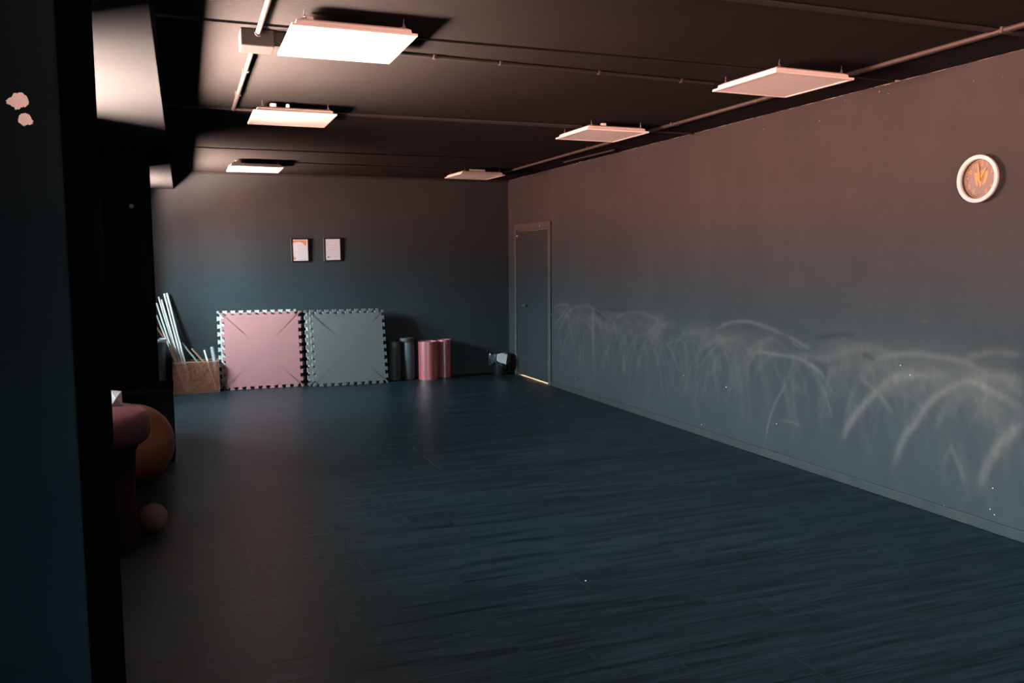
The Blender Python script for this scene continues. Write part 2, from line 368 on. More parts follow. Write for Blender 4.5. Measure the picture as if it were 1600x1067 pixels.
# ---------------------------------------------------------------- the setting
# floor: black subfloor, then planks laid across the room
floor = struct(mesh_obj('floor', B((XL, YR, -.10), (W, D, -.006)), M['subfloor']), 'dark charcoal wood-look plank floor')
PL, PW = 1.22, 0.176
pbm = bmesh.new()
g = .0006
def plank_verts(bm, x0, x1, y0, y1):
    e = .0007
    v = [bm.verts.new(p) for p in ((x0, y0, -.006), (x1, y0, -.006), (x1, y1, -.006), (x0, y1, -.006),
                                   (x0, y0, -e), (x1, y0, -e), (x1, y1, -e), (x0, y1, -e),
                                   (x0 + e, y0 + e, 0), (x1 - e, y0 + e, 0), (x1 - e, y1 - e, 0), (x0 + e, y1 - e, 0))]
    for a in ((8, 9, 10, 11),): bm.faces.new([v[i] for i in a])
    for i in range(4):
        j = (i + 1) % 4
        bm.faces.new((v[i], v[j], v[4 + j], v[4 + i])); bm.faces.new((v[4 + i], v[4 + j], v[8 + j], v[8 + i]))
rows = []
y = D; r_i = 0
while y > YR + .01:
    y0 = max(YR, y - PW); rows.append((y0, y)); y = y0
meshes = {}
rest = bmesh.new(); n_pl = 0
for ri, (y0, y1) in enumerate(rows):
    x = XL; off = random.choice((.25, .45, .62, .8, 1.0)) * PL
    while x < W - .01:
        L = off if x == XL else PL
        x1 = min(W, x + L)
        if y1 > 2.1 and n_pl < 298:
            key = (round(x1 - x, 3), round(y1 - y0, 3))
            if key not in meshes:
                bm = bmesh.new(); plank_verts(bm, g, key[0] - g, g, key[1] - g)
                me = bpy.data.meshes.new('plank'); bmesh.ops.recalc_face_normals(bm, faces=bm.faces); bm.to_mesh(me); bm.free(); me.materials.append(M['plank']); meshes[key] = me
            o = bpy.data.objects.new('plank', meshes[key]); o.location = (x, y0, 0); link(o, floor); n_pl += 1
        else: plank_verts(rest, x + g, x1 - g, y0 + g, y1 - g)
        x = x1
tag(mesh_obj('planks', rest, M['plank'], floor), kind='stuff')

# right wall: one sheet with a fine grid where the scuffs are, a doorway left open
DY0, DY1, DZ = 10.06, 11.18, 2.035
ys = sorted(set(np.round(np.concatenate([np.linspace(YR, 2.7, 12), np.arange(2.7, 10.0, .012), [10.0, DY0, DY1, D]]), 4)))
zs = sorted(set(np.round(np.concatenate([[0, .06], np.arange(.08, 1.22, .0115), np.linspace(1.25, DZ, 5), np.linspace(DZ, H, 4), [H + .034]]), 4)))
ys, zs = np.array(ys), np.array(zs)
Yg, Zg = np.meshgrid(ys, zs, indexing='ij')
scuff = np.zeros_like(Yg); dark = np.zeros_like(Yg)
def stroke(arr, pts, wd, st):
    P = np.array(pts); L = np.concatenate([[0], np.cumsum(np.hypot(*np.diff(P, axis=0).T))])
    best = np.full(Yg.shape, 1e9); tpos = np.zeros(Yg.shape)
    m = 3 * wd
    i0, i1 = np.searchsorted(ys, P[:, 0].min() - m), np.searchsorted(ys, P[:, 0].max() + m)
    j0, j1 = np.searchsorted(zs, P[:, 1].min() - m), np.searchsorted(zs, P[:, 1].max() + m)
    if i1 <= i0 or j1 <= j0: return
    A, Bz = Yg[i0:i1, j0:j1], Zg[i0:i1, j0:j1]; bd = best[i0:i1, j0:j1]; tp = tpos[i0:i1, j0:j1]
    for a, b, l0 in zip(P[:-1], P[1:], L[:-1]):
        d = b - a; n = d @ d + 1e-12
        t = np.clip(((A - a[0]) * d[0] + (Bz - a[1]) * d[1]) / n, 0, 1)
        dd = np.hypot(A - a[0] - t * d[0], Bz - a[1] - t * d[1])
        k_ = dd < bd; bd[k_] = dd[k_]; tp[k_] = (l0 + t * math.sqrt(n))[k_] / L[-1]
    fade = np.minimum(1, np.minimum(tp, 1 - tp) / .18 + .15)
    v = st * np.exp(-(bd / (wd * .70)) ** 2) * fade
    arr[i0:i1, j0:j1] = 1 - (1 - arr[i0:i1, j0:j1]) * (1 - np.clip(v, 0, .95))
def smooth_poly(pts, n=6):
    if len(pts) < 3: return pts
    P = [np.array(p) for p in pts]; P = [2 * P[0] - P[1]] + P + [2 * P[-1] - P[-2]]; out = []
    for i in range(1, len(P) - 2):
        for s_ in np.linspace(0, 1, n, endpoint=False):
            p0, p1, p2, p3 = P[i - 1:i + 3]
            out.append(.5 * ((2 * p1) + (-p0 + p2) * s_ + (2 * p0 - 5 * p1 + 4 * p2 - p3) * s_ ** 2 + (-p0 + 3 * p1 - 3 * p2 + p3) * s_ ** 3))
    out.append(P[-2]); return [tuple(p) for p in out]
for pts, wd, st in SCUFFS: stroke(scuff, smooth_poly(pts), wd, st * .42)
for pts in DARKS: stroke(dark, smooth_poly(pts), .03, .7)
rs = random.Random(4)
for i in range(230):      # faint kick arcs and drips, as legs swing up against the wall
    yc = rs.uniform(3.0, 9.8); rad = rs.uniform(.25, .75); top = .93 + .1 * (yc - 6) / 4 + rs.gauss(0, .06)
    a0 = rs.uniform(0, PI * .8); a1 = a0 + rs.uniform(.4, 1.5)
    pts = [(yc + rad * math.cos(a) * .8, top - rad + rad * math.sin(a)) for a in np.linspace(a0, min(a1, PI), 9)]
    pts = [p for p in pts if p[1] > .12 and 2.75 < p[0] < 9.95]
    if len(pts) > 3: stroke(scuff, pts, rs.uniform(.015, .06), rs.uniform(.02, .085))
for i in range(170):
    yc = rs.uniform(3.0, 9.9); z1 = rs.uniform(.6, 1.02); L_ = rs.uniform(.15, .55); sl = rs.gauss(0, .08)
    stroke(scuff, [(yc, z1), (yc + sl * .5, z1 - L_ / 2), (yc + sl * 1.3, max(.1, z1 - L_))], rs.uniform(.015, .06), rs.uniform(.02, .075))
idx = np.arange(Yg.size).reshape(Yg.shape)
faces = []
for i in range(len(ys) - 1):
    for j in range(len(zs) - 1):
        if DY0 - 1e-4 <= ys[i] and ys[i + 1] <= DY1 + 1e-4 and zs[j + 1] <= DZ + 1e-4: continue
        faces.append((int(idx[i, j]), int(idx[i, j + 1]), int(idx[i + 1, j + 1]), int(idx[i + 1, j])))
me = bpy.data.meshes.new('wall_right')
me.from_pydata(np.stack([np.full(Yg.size, W), Yg.ravel(), Zg.ravel()], 1).tolist(), [], faces)
for nm, arr in (('scuff', scuff), ('dark', dark)):
    at = me.attributes.new(nm, 'FLOAT', 'POINT'); at.data.foreach_set('value', arr.ravel().astype(np.float32))
me.materials.append(M['wall_right'])
struct(link(bpy.data.objects.new('wall_right', me)), 'long charcoal wall with pale sweeping kick scuffs')

struct(mesh_obj('wall_back', B((XL - WT, D, -.1), (W + .02, D + .15, H)), M['wall_back']), 'dark back wall behind the stacked mats')
x0, x1, z0, z1 = REAR_FILL_WIN
bm = bmesh.new(); a, b = YR - .15, YR
box(bm, (XL - WT, a, -.1), (x0, b, H)); box(bm, (x1, a, -.1), (W + .02, b, H)); box(bm, (x0, a, -.1), (x1, b, z0)); box(bm, (x0, a, z1), (x1, b, H))
struct(mesh_obj('wall_rear', bm, M['wall']))
bm = bmesh.new(); t = .04; a, b = YR - .13, YR - .09
box(bm, (x0, a, z0), (x1, b, z0 + t)); box(bm, (x0, a, z1 - t), (x1, b, z1)); box(bm, (x0, a, z0 + t), (x0 + t, b, z1 - t)); box(bm, (x1 - t, a, z0 + t), (x1, b, z1 - t))
wf = struct(mesh_obj('window_4', bm, M['window_frame'])); mesh_obj('pane', B((x0 + t, YR - .112, z0 + t), (x1 - t, YR - .108, z1 - t)), M['glass'], wf)
bm = bmesh.new()
box(bm, (XL - WT, YR, HEAD), (XL, D, H))
yy = YR
for a, b, SILL in WINS + [(D, D, 0)]:
    if a > yy: box(bm, (XL - WT, yy, -.1), (XL, a, HEAD))
    if b > a: box(bm, (XL - WT, a, -.1), (XL, b, SILL))
    yy = b
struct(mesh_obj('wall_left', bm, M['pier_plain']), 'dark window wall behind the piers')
for i, (a, b, SILL) in enumerate(WINS):
    bm = bmesh.new(); x0, x1 = XL - .27, XL - .22; t = .045
    box(bm, (x0, a, SILL), (x1, b, SILL + t)); box(bm, (x0, a, HEAD - t), (x1, b, HEAD))
    box(bm, (x0, a, SILL + t), (x1, a + t, HEAD - t)); box(bm, (x0, b - t, SILL + t), (x1, b, HEAD - t))
    m_ = (a + b) / 2; box(bm, (x0, m_ - .025, SILL + t), (x1, m_ + .025, HEAD - t))
    wf = struct(mesh_obj('window_%d' % (i + 1), bm, M['window_frame']))
    for (p_, q_) in ((a + t, m_ - .025), (m_ + .025, b - t)):
        mesh_obj('pane', B((XL - .247, p_, SILL + t), (XL - .243, q_, HEAD - t)), M['glass'], wf)
struct(mesh_obj('sky_blocker', B((XL - WT - 1.2, YR, 2.56), (XL - WT, 6.9, 2.70)), M['wall']), 'unseen overhang added to keep high sky light off the bay')  # added out of view to shut out high sky; stops before the last window
struct(mesh_obj('light_blocker_wing', B((-4.2, 2.2, -4), (XL - WT, 2.5, 5.5)), M['wall']), 'unseen outside wall added to block light slanting to the back wall')  # unseen blocker, added to hold slanting window light off the back wall
struct(mesh_obj('light_blocker_fin', B((-4.0, 6.9, -4), (XL - WT, 7.1, 5.5)), M['wall']), 'unseen outside wall added to block light slanting onto the near soffit')  # second added blocker out of view; darkens the near end of the soffit
# piers and the soffit over them
PX = -.263
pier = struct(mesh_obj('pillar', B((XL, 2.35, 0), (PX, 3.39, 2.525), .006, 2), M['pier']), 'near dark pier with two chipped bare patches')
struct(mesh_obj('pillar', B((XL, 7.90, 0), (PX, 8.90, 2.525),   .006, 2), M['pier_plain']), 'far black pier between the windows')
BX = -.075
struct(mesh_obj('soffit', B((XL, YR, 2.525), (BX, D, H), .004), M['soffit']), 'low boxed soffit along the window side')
# ceiling: slabs with filled joints
ceil = struct(mesh_obj('ceiling', B((XL, YR, H + .035), (W, D, H + .15)), M['wall']), 'dark slab ceiling')
js = [YR, -.36, 2.0, 4.385, 6.76, 9.13, D]
gap = {4.385: .024, 9.13: .04}
for a, b in zip(js[:-1], js[1:]):
    mesh_obj('slab', B((BX - .02, a + gap.get(a, .002), H), (W, b - gap.get(b, .002), H + .035)), M['slab'], ceil)
for i, (yj, wd, hh) in enumerate(((3.25, .045, .014), (6.76, .022, .013), (D - .02, .04, .03))):
    bm = bmesh.new(); box(bm, (BX, yj - wd / 2, H - hh), (W - .003, yj + wd / 2, H + .001), .004)
    struct(mesh_obj('trim_%d' % (i + 1), bm, M['trim']))
# baseboards
def baseboard(name, lo, hi): return struct(mesh_obj(name, B(lo, hi, .005, 2), M['baseboard']))
baseboard('baseboard_right', (W - .014, YR, 0), (W, 9.985, .066))
baseboard('baseboard_right', (W - .014, 11.27, 0), (W, D - .012, .066))
baseboard('baseboard_back', (XL, D - .012, 0), (W - .001, D, .06))

# door, frame and the corridor it closes off
door = struct(mesh_obj('door_1', B((W + .004, DY0 + .022, .016), (W + .044, DY1 - .022, DZ - .024), .003), M['door']), 'flat charcoal door with light leaking under it')
bm = bmesh.new()
for z0, z1 in ((.22, .32), (1.72, 1.82)):
    tube(bm, (W - .006, DY0 + .02, z0), (W - .006, DY0 + .02, z1), .009, 10)
mesh_obj('hinges', bm, M['door_frame'], door)
bm = bmesh.new()
tube(bm, (W + .004, 10.90, 1.0), (W - .008, 10.90, 1.0), .024, 16); tube(bm, (W - .008, 10.90, 1.0), (W - .05, 10.90, 1.0), .009, 10)
tube(bm, (W - .045, 10.91, 1.0), (W - .045, 10.79, .995), .009, 10)
mesh_obj('handle', bm, M['brass'], door)
bm = bmesh.new(); tube(bm, (W + .004, 10.92, .91), (W - .004, 10.92, .91), .012, 12); mesh_obj('keyhole', bm, M['brass'], door)
bm = bmesh.new(); fw = .075
box(bm, (W - .022, DY0 - fw, 0), (W + .001, DY0, DZ + fw), .003); box(bm, (W - .022, DY1, 0), (W + .001, DY1 + fw, DZ + fw), .003)
box(bm, (W - .0215, DY0, DZ), (W + .001, DY1, DZ + fw), .003)
box(bm, (W + .001, DY0 - .02, 0), (W + .12, DY0 + .018, DZ)); box(bm, (W + .001, DY1 - .018, 0), (W + .12, DY1 + .02, DZ)); box(bm, (W + .001, DY0 + .018, DZ - .02), (W + .12, DY1 - .018, DZ + .02))
struct(mesh_obj('trim_6', bm, M['door_frame']), 'worn door frame with chipped paint')
bm = bmesh.new(); cx0, cx1, cy0, cy1 = W + .002, 5.7, 9.6, 11.6
box(bm, (cx0 + .12, cy0 - .05, -.1), (cx1, cy0, 2.6)); box(bm, (cx0 + .12, cy1, -.1), (cx1, cy1 + .05, 2.6)); box(bm, (cx1, cy0, -.1), (cx1 + .05, cy1, 2.6))
box(bm, (cx0, cy0, 2.6), (cx1, cy1, 2.65)); box(bm, (cx0, cy0, -.1), (cx1, cy1, -.002))
box(bm, (cx0 + .1, cy0, 0), (cx0 + .12, DY0 - .02, 2.6)); box(bm, (cx0 + .1, DY1 + .02, 0), (cx0 + .12, cy1, 2.6)); box(bm, (cx0 + .1, DY0 - .02, DZ + .02), (cx0 + .12, DY1 + .02, 2.6))
struct(mesh_obj('corridor', bm, M['plaster']))

# ---------------------------------------------------------------- ceiling fittings
def light_panel(cx, cy, label, rot=0.0, boxes=()):
    t = empty('ceiling_light_panel', (cx, cy, 2.662), (0, 0, rot)); tag(t, label, 'ceiling light', 'unlit square ceiling light panels')
    a, b = .291, .300
    bm = bmesh.new(); fwid = .022
    box(bm, (-a, -b, 0), (a, -b + fwid, .013), .002); box(bm, (-a, b - fwid, 0), (a, b, .013), .002)
    box(bm, (-a, -b + fwid, 0), (-a + fwid, b - fwid, .013), .002); box(bm, (a - fwid, -b + fwid, 0), (a, b - fwid, .013), .002)
    mesh_obj('frame', bm, M['white_metal'], t)
    mesh_obj('diffuser', B((-a + fwid, -b + fwid, .003), (a - fwid, b - fwid, .009)), M['diffuser'], t)
    bm = bmesh.new(); i1, i2 = .022, .045
    lo = [bm.verts.new((sx_ * (a - i1), sy_ * (b - i1), .013)) for sx_, sy_ in ((-1, -1), (1, -1), (1, 1), (-1, 1))]
    md = [bm.verts.new((sx_ * (a - i1 - .004), sy_ * (b - i1 - .004), .034)) for sx_, sy_ in ((-1, -1), (1, -1), (1, 1), (-1, 1))]
    hi = [bm.verts.new((sx_ * (a - i2), sy_ * (b - i2), .045)) for sx_, sy_ in ((-1, -1), (1, -1), (1, 1), (-1, 1))]
    for p_, q_ in ((lo, md), (md, hi)):
        for i in range(4): bm.faces.new((p_[i], p_[(i + 1) % 4], q_[(i + 1) % 4], q_[i]))
    bm.faces.new(hi); bm.faces.new(lo[::-1]); mesh_obj('back_pan', bm, M['white_metal'], t)
    for sx_ in (-1, 1):
        for sy_ in (-1, 1):
            bm = bmesh.new(); px, py = sx_ * (a - .06), sy_ * (b - .05)
            tube(bm, (px, py, .043), (px + .006, py, .088), .0022, 6); tube(bm, (px - .012, py, .044), (px + .012, py, .054), .0035, 6)
            tube(bm, (px + .012, py, .046), (px + .006, py, .066), .0022, 6)
            mesh_obj('hanger', bm, M['wire'], t)
    for (bx_, by_, s_) in boxes:
        mesh_obj('terminal_block', B((bx_ - s_, by_ - .02, .0445), (bx_ + s_, by_ + .02, .070), .004), M['white_metal'], t)
    return t
light_panel(.785, 4.315, 'largest bright white light panel hanging at the top left of the ceiling', 0, ((-.2, -.2, .02),))
light_panel(.792, 6.63, 'white light panel fed by the bent conduit, second from the near end on the window side', 0, ((-.15, -.24, .022), (-.05, -.245, .012)))
light_panel(.802, 10.25, 'farthest light panel on the window side, above the two framed certificates', 0, ((-.19, -.22, .03),))
light_panel(3.467, 4.40, 'largest light panel beside the scuffed right wall, showing its pale side edge', .03)
light_panel(3.38, 6.647, 'middle light panel in the row beside the scuffed right wall', .02, ((-.1, -.22, .02),))
light_panel(3.467, 10.33, 'smallest light panel in the far corner above the door', .05, ((-.05, -.23, .1),))

def clips(parent, pts, mat, r):
    for (x_, y_, ax) in pts:
        bm = bmesh.new()
        if ax == 'y': box(bm, (x_ - r * 1.5, y_ - .008, H - .002 - 2.3 * r), (x_ + r * 1.5, y_ + .008, H - .0005), .002)
        else: box(bm, (x_ - .008, y_ - r * 1.5, H - .002 - 2.3 * r), (x_ + .008, y_ + r * 1.5, H - .0005), .002)
        mesh_obj('clip', bm, mat, parent)
cr_ = .013
bm = bmesh.new(); tube(bm, (.388, YR + .01, H - cr_ - .006), (.388, 4.47, H - cr_ - .006), cr_, 12)
c1 = tag(mesh_obj('conduit', bm, M['conduit'], smooth=True, ang=40), 'pale conduit running from the frame top into the junction box', 'conduit')
clips(c1, ((.388, 3.2, 'y'),), M['conduit'], cr_)
bm = bmesh.new(); tube(bm, (.388, 4.62, H - cr_ - .006), (.388, 6.69, H - cr_ - .006), cr_, 12)
bmesh.ops.create_uvsphere(bm, u_segments=12, v_segments=8, radius=cr_ * 1.25, matrix=Matrix.Translation((.388, 6.69, H - cr_ - .006)))
tube(bm, (.388, 6.69, H - cr_ - .006), (.60, 6.70, H - cr_ - .006), cr_ * .8, 12)
c2 = tag(mesh_obj('conduit', bm, M['conduit'], smooth=True, ang=40), 'pale conduit from the junction box that bends towards the second light panel', 'conduit')
clips(c2, ((.388, 5.35, 'y'), (.388, 6.1, 'y')), M['conduit'], cr_)
jb = empty('junction_box', (.39, 4.55, H)); tag(jb, 'grey junction box on the ceiling beside the largest panel', 'junction box')
mesh_obj('housing', B((-.085, -.085, -.085), (.075, .08, 0), .005, 2), M['box_grey'], jb)
mesh_obj('side_box', B((.075, -.06, -.055), (.15, .02, 0), .004, 2), M['box_grey'], jb)
for dy in (-.05, -.02):
    bm = bmesh.new(); tube(bm, (.145, dy, -.03), (.30, dy + .01, -.030), .006, 8); mesh_obj('cable', bm, M['conduit'], jb)
bm = bmesh.new(); tube(bm, (0, -.083, -.021), (0, -.1, -.021), .019, 14); mesh_obj('gland', bm, M['conduit'], jb)
bm = bmesh.new(); tube(bm, (.95, 4.67, H - .011), (3.25, 4.80, H - .011), .010, 10)
c3 = tag(mesh_obj('conduit', bm, M['dark_conduit'], smooth=True, ang=40), 'thin dark conduit crossing the ceiling between the two nearest light panels', 'conduit')
for x_ in (1.35, 1.75, 2.4, 3.0):
    yy_ = 4.67 + (x_ - .95) / 2.3 * .13
    mesh_obj('clip', B((x_ - .01, yy_ - .016, H - .025), (x_ + .01, yy_ + .016, H), .003), M['dark_conduit'], c3)
bm = bmesh.new(); tube(bm, (.95, 6.70, H - .008), (3.2, 6.66, H - .008), .007, 8)
tag(mesh_obj('cable', bm, M['dark_conduit'], smooth=True, ang=40), 'thin cable crossing the ceiling between the two middle light panels', 'cable')
bm = bmesh.new(); tube(bm, (1.0, 10.12, H - .008), (3.3, 10.25, H - .008), .007, 8)
tag(mesh_obj('cable', bm, M['dark_conduit'], smooth=True, ang=40), 'thin cable crossing the ceiling between the two farthest light panels', 'cable')
for xx, nm, lab in ((3.845, 'conduit', 'long pale conduit running the length of the ceiling beside the right wall'), (3.885, 'conduit', 'long conduit on the wall side of the pair beside the right wall')):
    bm = bmesh.new(); r0 = .013 if xx < 3.86 else .010
    tube(bm, (xx, YR + .01, H - r0 - .004), (xx + .03, 10.3, H - r0 - .004), r0, 10)
    o = tag(mesh_obj(nm, bm, M['rail'], smooth=True, ang=40), lab, 'conduit')
    for y_ in (3.2, 4.75, 6.3, 7.9, 9.5):
        xo = xx + .03 * (y_ - YR) / (10.3 - YR)
        mesh_obj('clip', B((xo - r0 * 1.4, y_ - .008, H - 2 * r0 - .007), (xo + r0 * 1.4, y_ + .008, H - .0005), .002), M['rail'], o)
bm = bmesh.new(); tube(bm, (4.15, 9.1, H - .012), (4.19, 7.95, H - .012), .010, 10)
tag(mesh_obj('conduit', bm, M['dark_conduit'], smooth=True, ang=40), 'short dark conduit stub on the ceiling close to the right wall', 'conduit')

# ---------------------------------------------------------------- clock on the right wall
ck = empty('wall_clock', (W, 3.715, 2.062)); tag(ck, 'round white rimmed wall clock with orange numerals on the right wall', 'clock')
TOW = Matrix(((0, 0, -1, 0), (-1, 0, 0, 0), (0, 1, 0, 0), (0, 0, 0, 1)))     # x -> -Y, y -> Z, z -> -X (out of the wall)
def cm(z): return TOW @ Matrix.Translation((0, 0, z))
mesh_obj('case', lathe(bmesh.new(), [(0, .0), (.128, .0), (.134, .012), (.136, .040), (.113, .040), (.113, .018), (0, .018)], 64, mtx=cm(0)), M['clock_case'], ck, smooth=True, ang=35)
mesh_obj('rim', lathe(bmesh.new(), [(.137, .038), (.139, .048), (.136, .053), (.116, .052), (.112, .046), (.112, .038)], 64, close=True, mtx=cm(0)), M['clock_white'], ck, smooth=True, ang=50)
mesh_obj('dial', lathe(bmesh.new(), [(0, .018), (.1125, .018), (.1125, .021), (0, .021)], 64, mtx=cm(0)), M['dial'], ck)
bm = bmesh.new()
for i in range(60):
    a = 2 * PI * i / 60
    extrude_poly(bm, [(-.0018, .101), (.0018, .101), (.0018, .110), (-.0018, .110)], .001, cm(.021) @ Matrix.Rotation(a, 4, 'Z'))
lathe(bm, [(.1085, .021), (.1115, .021), (.1115, .022), (.1085, .022)], 64, close=True, mtx=cm(0))
tag(mesh_obj('minute_track', bm, M['gold'], ck), kind='stuff')
for hnum in range(1, 13):
    cu = bpy.data.curves.new('numeral', 'FONT'); cu.body = str(hnum); cu.size = .034; cu.align_x = 'CENTER'; cu.align_y = 'CENTER'; cu.extrude = .0006; cu.offset = .0012
    to = bpy.data.objects.new('numeral', cu); COL.objects.link(to); bpy.context.view_layer.update()
    me = bpy.data.meshes.new_from_object(to.evaluated_get(bpy.context.evaluated_depsgraph_get()))
    bpy.data.objects.remove(to); me.name = 'numeral'; me.materials.clear(); me.materials.append(M['gold'])
    a = 2 * PI * hnum / 12; o = bpy.data.objects.new('numeral', me); link(o, ck)
    o.matrix_local = cm(.0218) @ Matrix.Translation((.086 * math.sin(a), .086 * math.cos(a), 0))
def dial_pts(l): return [((x - 565) * .000311 / .8, -(y_ - 545) * .000311) for x, y_ in l]
bm = bmesh.new()
for poly in ([(450, 425), (515, 425), (522, 500), (515, 560), (530, 680), (495, 655), (475, 560)],
             [(522, 500), (612, 490), (588, 600), (585, 690), (560, 705), (545, 620), (515, 560)],
             [(640, 410), (700, 405), (690, 500), (660, 620), (600, 670), (612, 610), (635, 520)],
             [(515, 425), (545, 435), (560, 380), (600, 380), (605, 435), (640, 410), (630, 490), (522, 500)]):
    extrude_poly(bm, dial_pts(poly), .0012, cm(.021))
mesh_obj('emblem', bm, M['gold'], ck)
def hand(name, ang, L, wd, z):
    mesh_obj(name, extrude_poly(bmesh.new(), [(-wd, -.015), (wd, -.015), (wd * 1.1, L * .7), (wd * .6, L), (-wd * .6, L), (-wd * 1.1, L * .7)], .0012, cm(z) @ Matrix.Rotation(-ang, 4, 'Z')), M['gold'], ck)
hand('hour_hand', math.radians(31), .076, .0055, .026); hand('minute_hand', math.radians(-10), .103, .0055, .029)
bm = bmesh.new(); tube(bm, (-.020, 0, 0), (-.032, 0, 0), .006, 12); mesh_obj('hub', bm, M['gold'], ck)

# ---------------------------------------------------------------- framed certificates on the back wall
def certificate(cx, cz, label, kind, roll):
    t = empty('framed_certificate', (cx, D - .004, cz), (math.radians(2.0), math.radians(roll), 0)); tag(t, label, 'picture frame', 'framed certificates on the back wall')
    a, b, th, f = .113, .153, .024, .014
    bm = bmesh.new()
    box(bm, (-a, -th, -b), (-a + f, 0, b), .001); box(bm, (a - f, -th, -b), (a, 0, b), .001); box(bm, (-a + f, -th, b - f), (a - f, 0, b), .001); box(bm, (-a + f, -th, -b), (a - f, 0, -b + f), .001)
    mesh_obj('frame', bm, M['frame_black'], t)
    mesh_obj('outer_edge', B((-a - .004, -th + .003, -b), (-a - .0002, 0, b)), M['frame_edge'], t)
    mesh_obj('paper', B((-a + f, -th + .006, -b + f), (a - f, -th + .009, b - f)), M['cert_paper'], t)
    F = Matrix(((1, 0, 0, 0), (0, 0, -1, -th + .006), (0, 1, 0, 0), (0, 0, 0, 1)))
    x_, z_ = a - f, b - f
    if kind == 'wave':
        bm = bmesh.new()
        extrude_poly(bm, [(-x_ + .002, z_ - .012), (-x_ + .002, z_ - .05), (-.06, z_ - .035), (-.01, z_ - .03), (.03, z_ - .042), (.06, z_ - .075), (.075, z_ - .088), (.082, z_ - .06), (.085, z_ - .012)], .0006, F)
        mesh_obj('orange_print', bm, M['print_orange'], t); bm = bmesh.new()
        extrude_poly(bm, [(-x_ + .002, -z_ + .055), (-.075, -z_ + .05), (-.055, -z_ + .035), (-.06, -z_ + .02), (-x_ + .002, -z_ + .012)], .0006, F)
        mesh_obj('orange_print', bm, M['print_orange'], t)
        bm = bmesh.new()
        extrude_poly(bm, [(-.03, -z_ + .016), (.02, -z_ + .014), (.06, -z_ + .022), (.085, -z_ + .04), (.06, -z_ + .018), (.02, -z_ + .010), (-.03, -z_ + .012)], .0006, F)
        mesh_obj('grey_swoosh', bm, M['print_grey'], t)
        for zz, l in ((.05, .055), (.012, .05), (-.02, .07), (-.05, .04), (-.09, .015)):
            mesh_obj('text_line', extrude_poly(bmesh.new(), [(-l * .8, zz - .0012), (l, zz - .0012), (l, zz + .0012), (-l * .8, zz + .0012)], .0006, F), M['print_grey'], t)
    else:
        for zz, l0, l1 in ((.055, -.07, .065), (.025, -.066, .06), (-.006, -.06, .055), (-.098, -.03, -.012), (-.098, .0, .05), (.09, -.066, -.05)):
            mesh_obj('text_line', extrude_poly(bmesh.new(), [(l0, zz - .0018), (l1, zz - .0018), (l1, zz + .0018), (l0, zz + .0018)], .0006, F), M['print_grey'], t)
        mesh_obj('dark_mark', extrude_poly(bmesh.new(), [(-.072, -.104), (-.044, -.104), (-.044, -.092), (-.072, -.092)], .0006, F), M['print_dark'], t)
certificate(1.440, 1.768, 'framed certificate with orange waves in its corners, left of the pair', 'wave', -.6)
certificate(1.862, 1.775, 'framed certificate with plain text lines and a dark mark, right of the pair', 'plain', -.9)

# ---------------------------------------------------------------- interlocking mats leaning on the back wall
def mat_slab(S, t, mtx, n=10, dpt=.034):
    """square mat with dovetail notches along every edge, z from 0 to t"""
    bm = bmesh.new(); h = S / 2; p = S / n; lay = []
    for z_ in (0, t):
        root, mouth, corner = [], [], []
        for k_ in range(4):
            c, s = (1, 0, -1, 0)[k_], (0, 1, 0, -1)[k_]
            P = lambda x, y_: bm.verts.new((x * c - y_ * s, x * s + y_ * c, z_))
            corner.append(P(-h, -h)); ro, mo = [], []
            for i in range(n):
                u = -h + (i + .5) * p
                mo.append((P(u - p * .20, -h), P(u + p * .20, -h))); ro.append((P(u - p * .29, -h + dpt), P(u + p * .29, -h + dpt)))
            root.append(ro); mouth.append(mo)
        ctr = bm.verts.new((0, 0, z_)); flat = [v for ro in root for pr in ro for v in pr]
        for i in range(len(flat)): bm.faces.new((ctr, flat[i], flat[(i + 1) % len(flat)]))
        loop = []
        for k_ in range(4):
            ro, mo = root[k_], mouth[k_]; k0 = (k_ - 1) % 4
            bm.faces.new((root[k0][-1][1], mouth[k0][-1][1], corner[k_], mo[0][0], ro[0][0]))
            for i in range(n - 1): bm.faces.new((mo[i][1], mo[i + 1][0], ro[i + 1][0], ro[i][1]))
            loop.append(corner[k_])
            for i in range(n): loop += [mo[i][0], ro[i][0], ro[i][1], mo[i][1]]
        lay.append(loop)
    a, b = lay
    for i in range(len(a)):
        j = (i + 1) % len(a); bm.faces.new((a[i], a[j], b[j], b[i]))
    bmesh.ops.transform(bm, matrix=mtx, verts=bm.verts)
    return bm
def puzzle_mat(x0, yb, yt, label, faces_mat, edge_mat, th=.028, lift=.0, S=.985):
    ang = math.asin((yt - yb) / S)
    t = empty('puzzle_mat', (x0 + S / 2, yb, lift), (-ang, 0, 0)); tag(t, label, 'floor mat', 'interlocking foam mats against the back wall')
    Mx = Matrix(((1, 0, 0, 0), (0, 0, -1, 0), (0, 1, 0, S / 2), (0, 0, 0, 1)))     # stand the outline up, front faces -Y
    mesh_obj('face_layer', mat_slab(S, th * .35, Mx @ Matrix.Translation((0, 0, -th * .35))), faces_mat, t)
    mesh_obj('back_layer', mat_slab(S, th * .65, Mx @ Matrix.Translation((0, 0, -th))), edge_mat, t)
    return t
puzzle_mat(.418, 11.272, 11.405, 'dusty pink interlocking mat at the front beside the crate', M['mat_pink'], M['mat_pink'])
puzzle_mat(.369, 11.310, 11.443, 'pale mat peeping out left and above the pink one', M['mat_light'], M['mat_light'], lift=.022)
puzzle_mat(.452, 11.348, 11.481, 'grey mat nearest the wall behind the pink one', M['mat_grey'], M['mat_grey'])
puzzle_mat(1.515, 11.135, 11.350, 'mid grey interlocking mat at the front beside the dark rolls', M['mat_grey'], M['mat_light'])
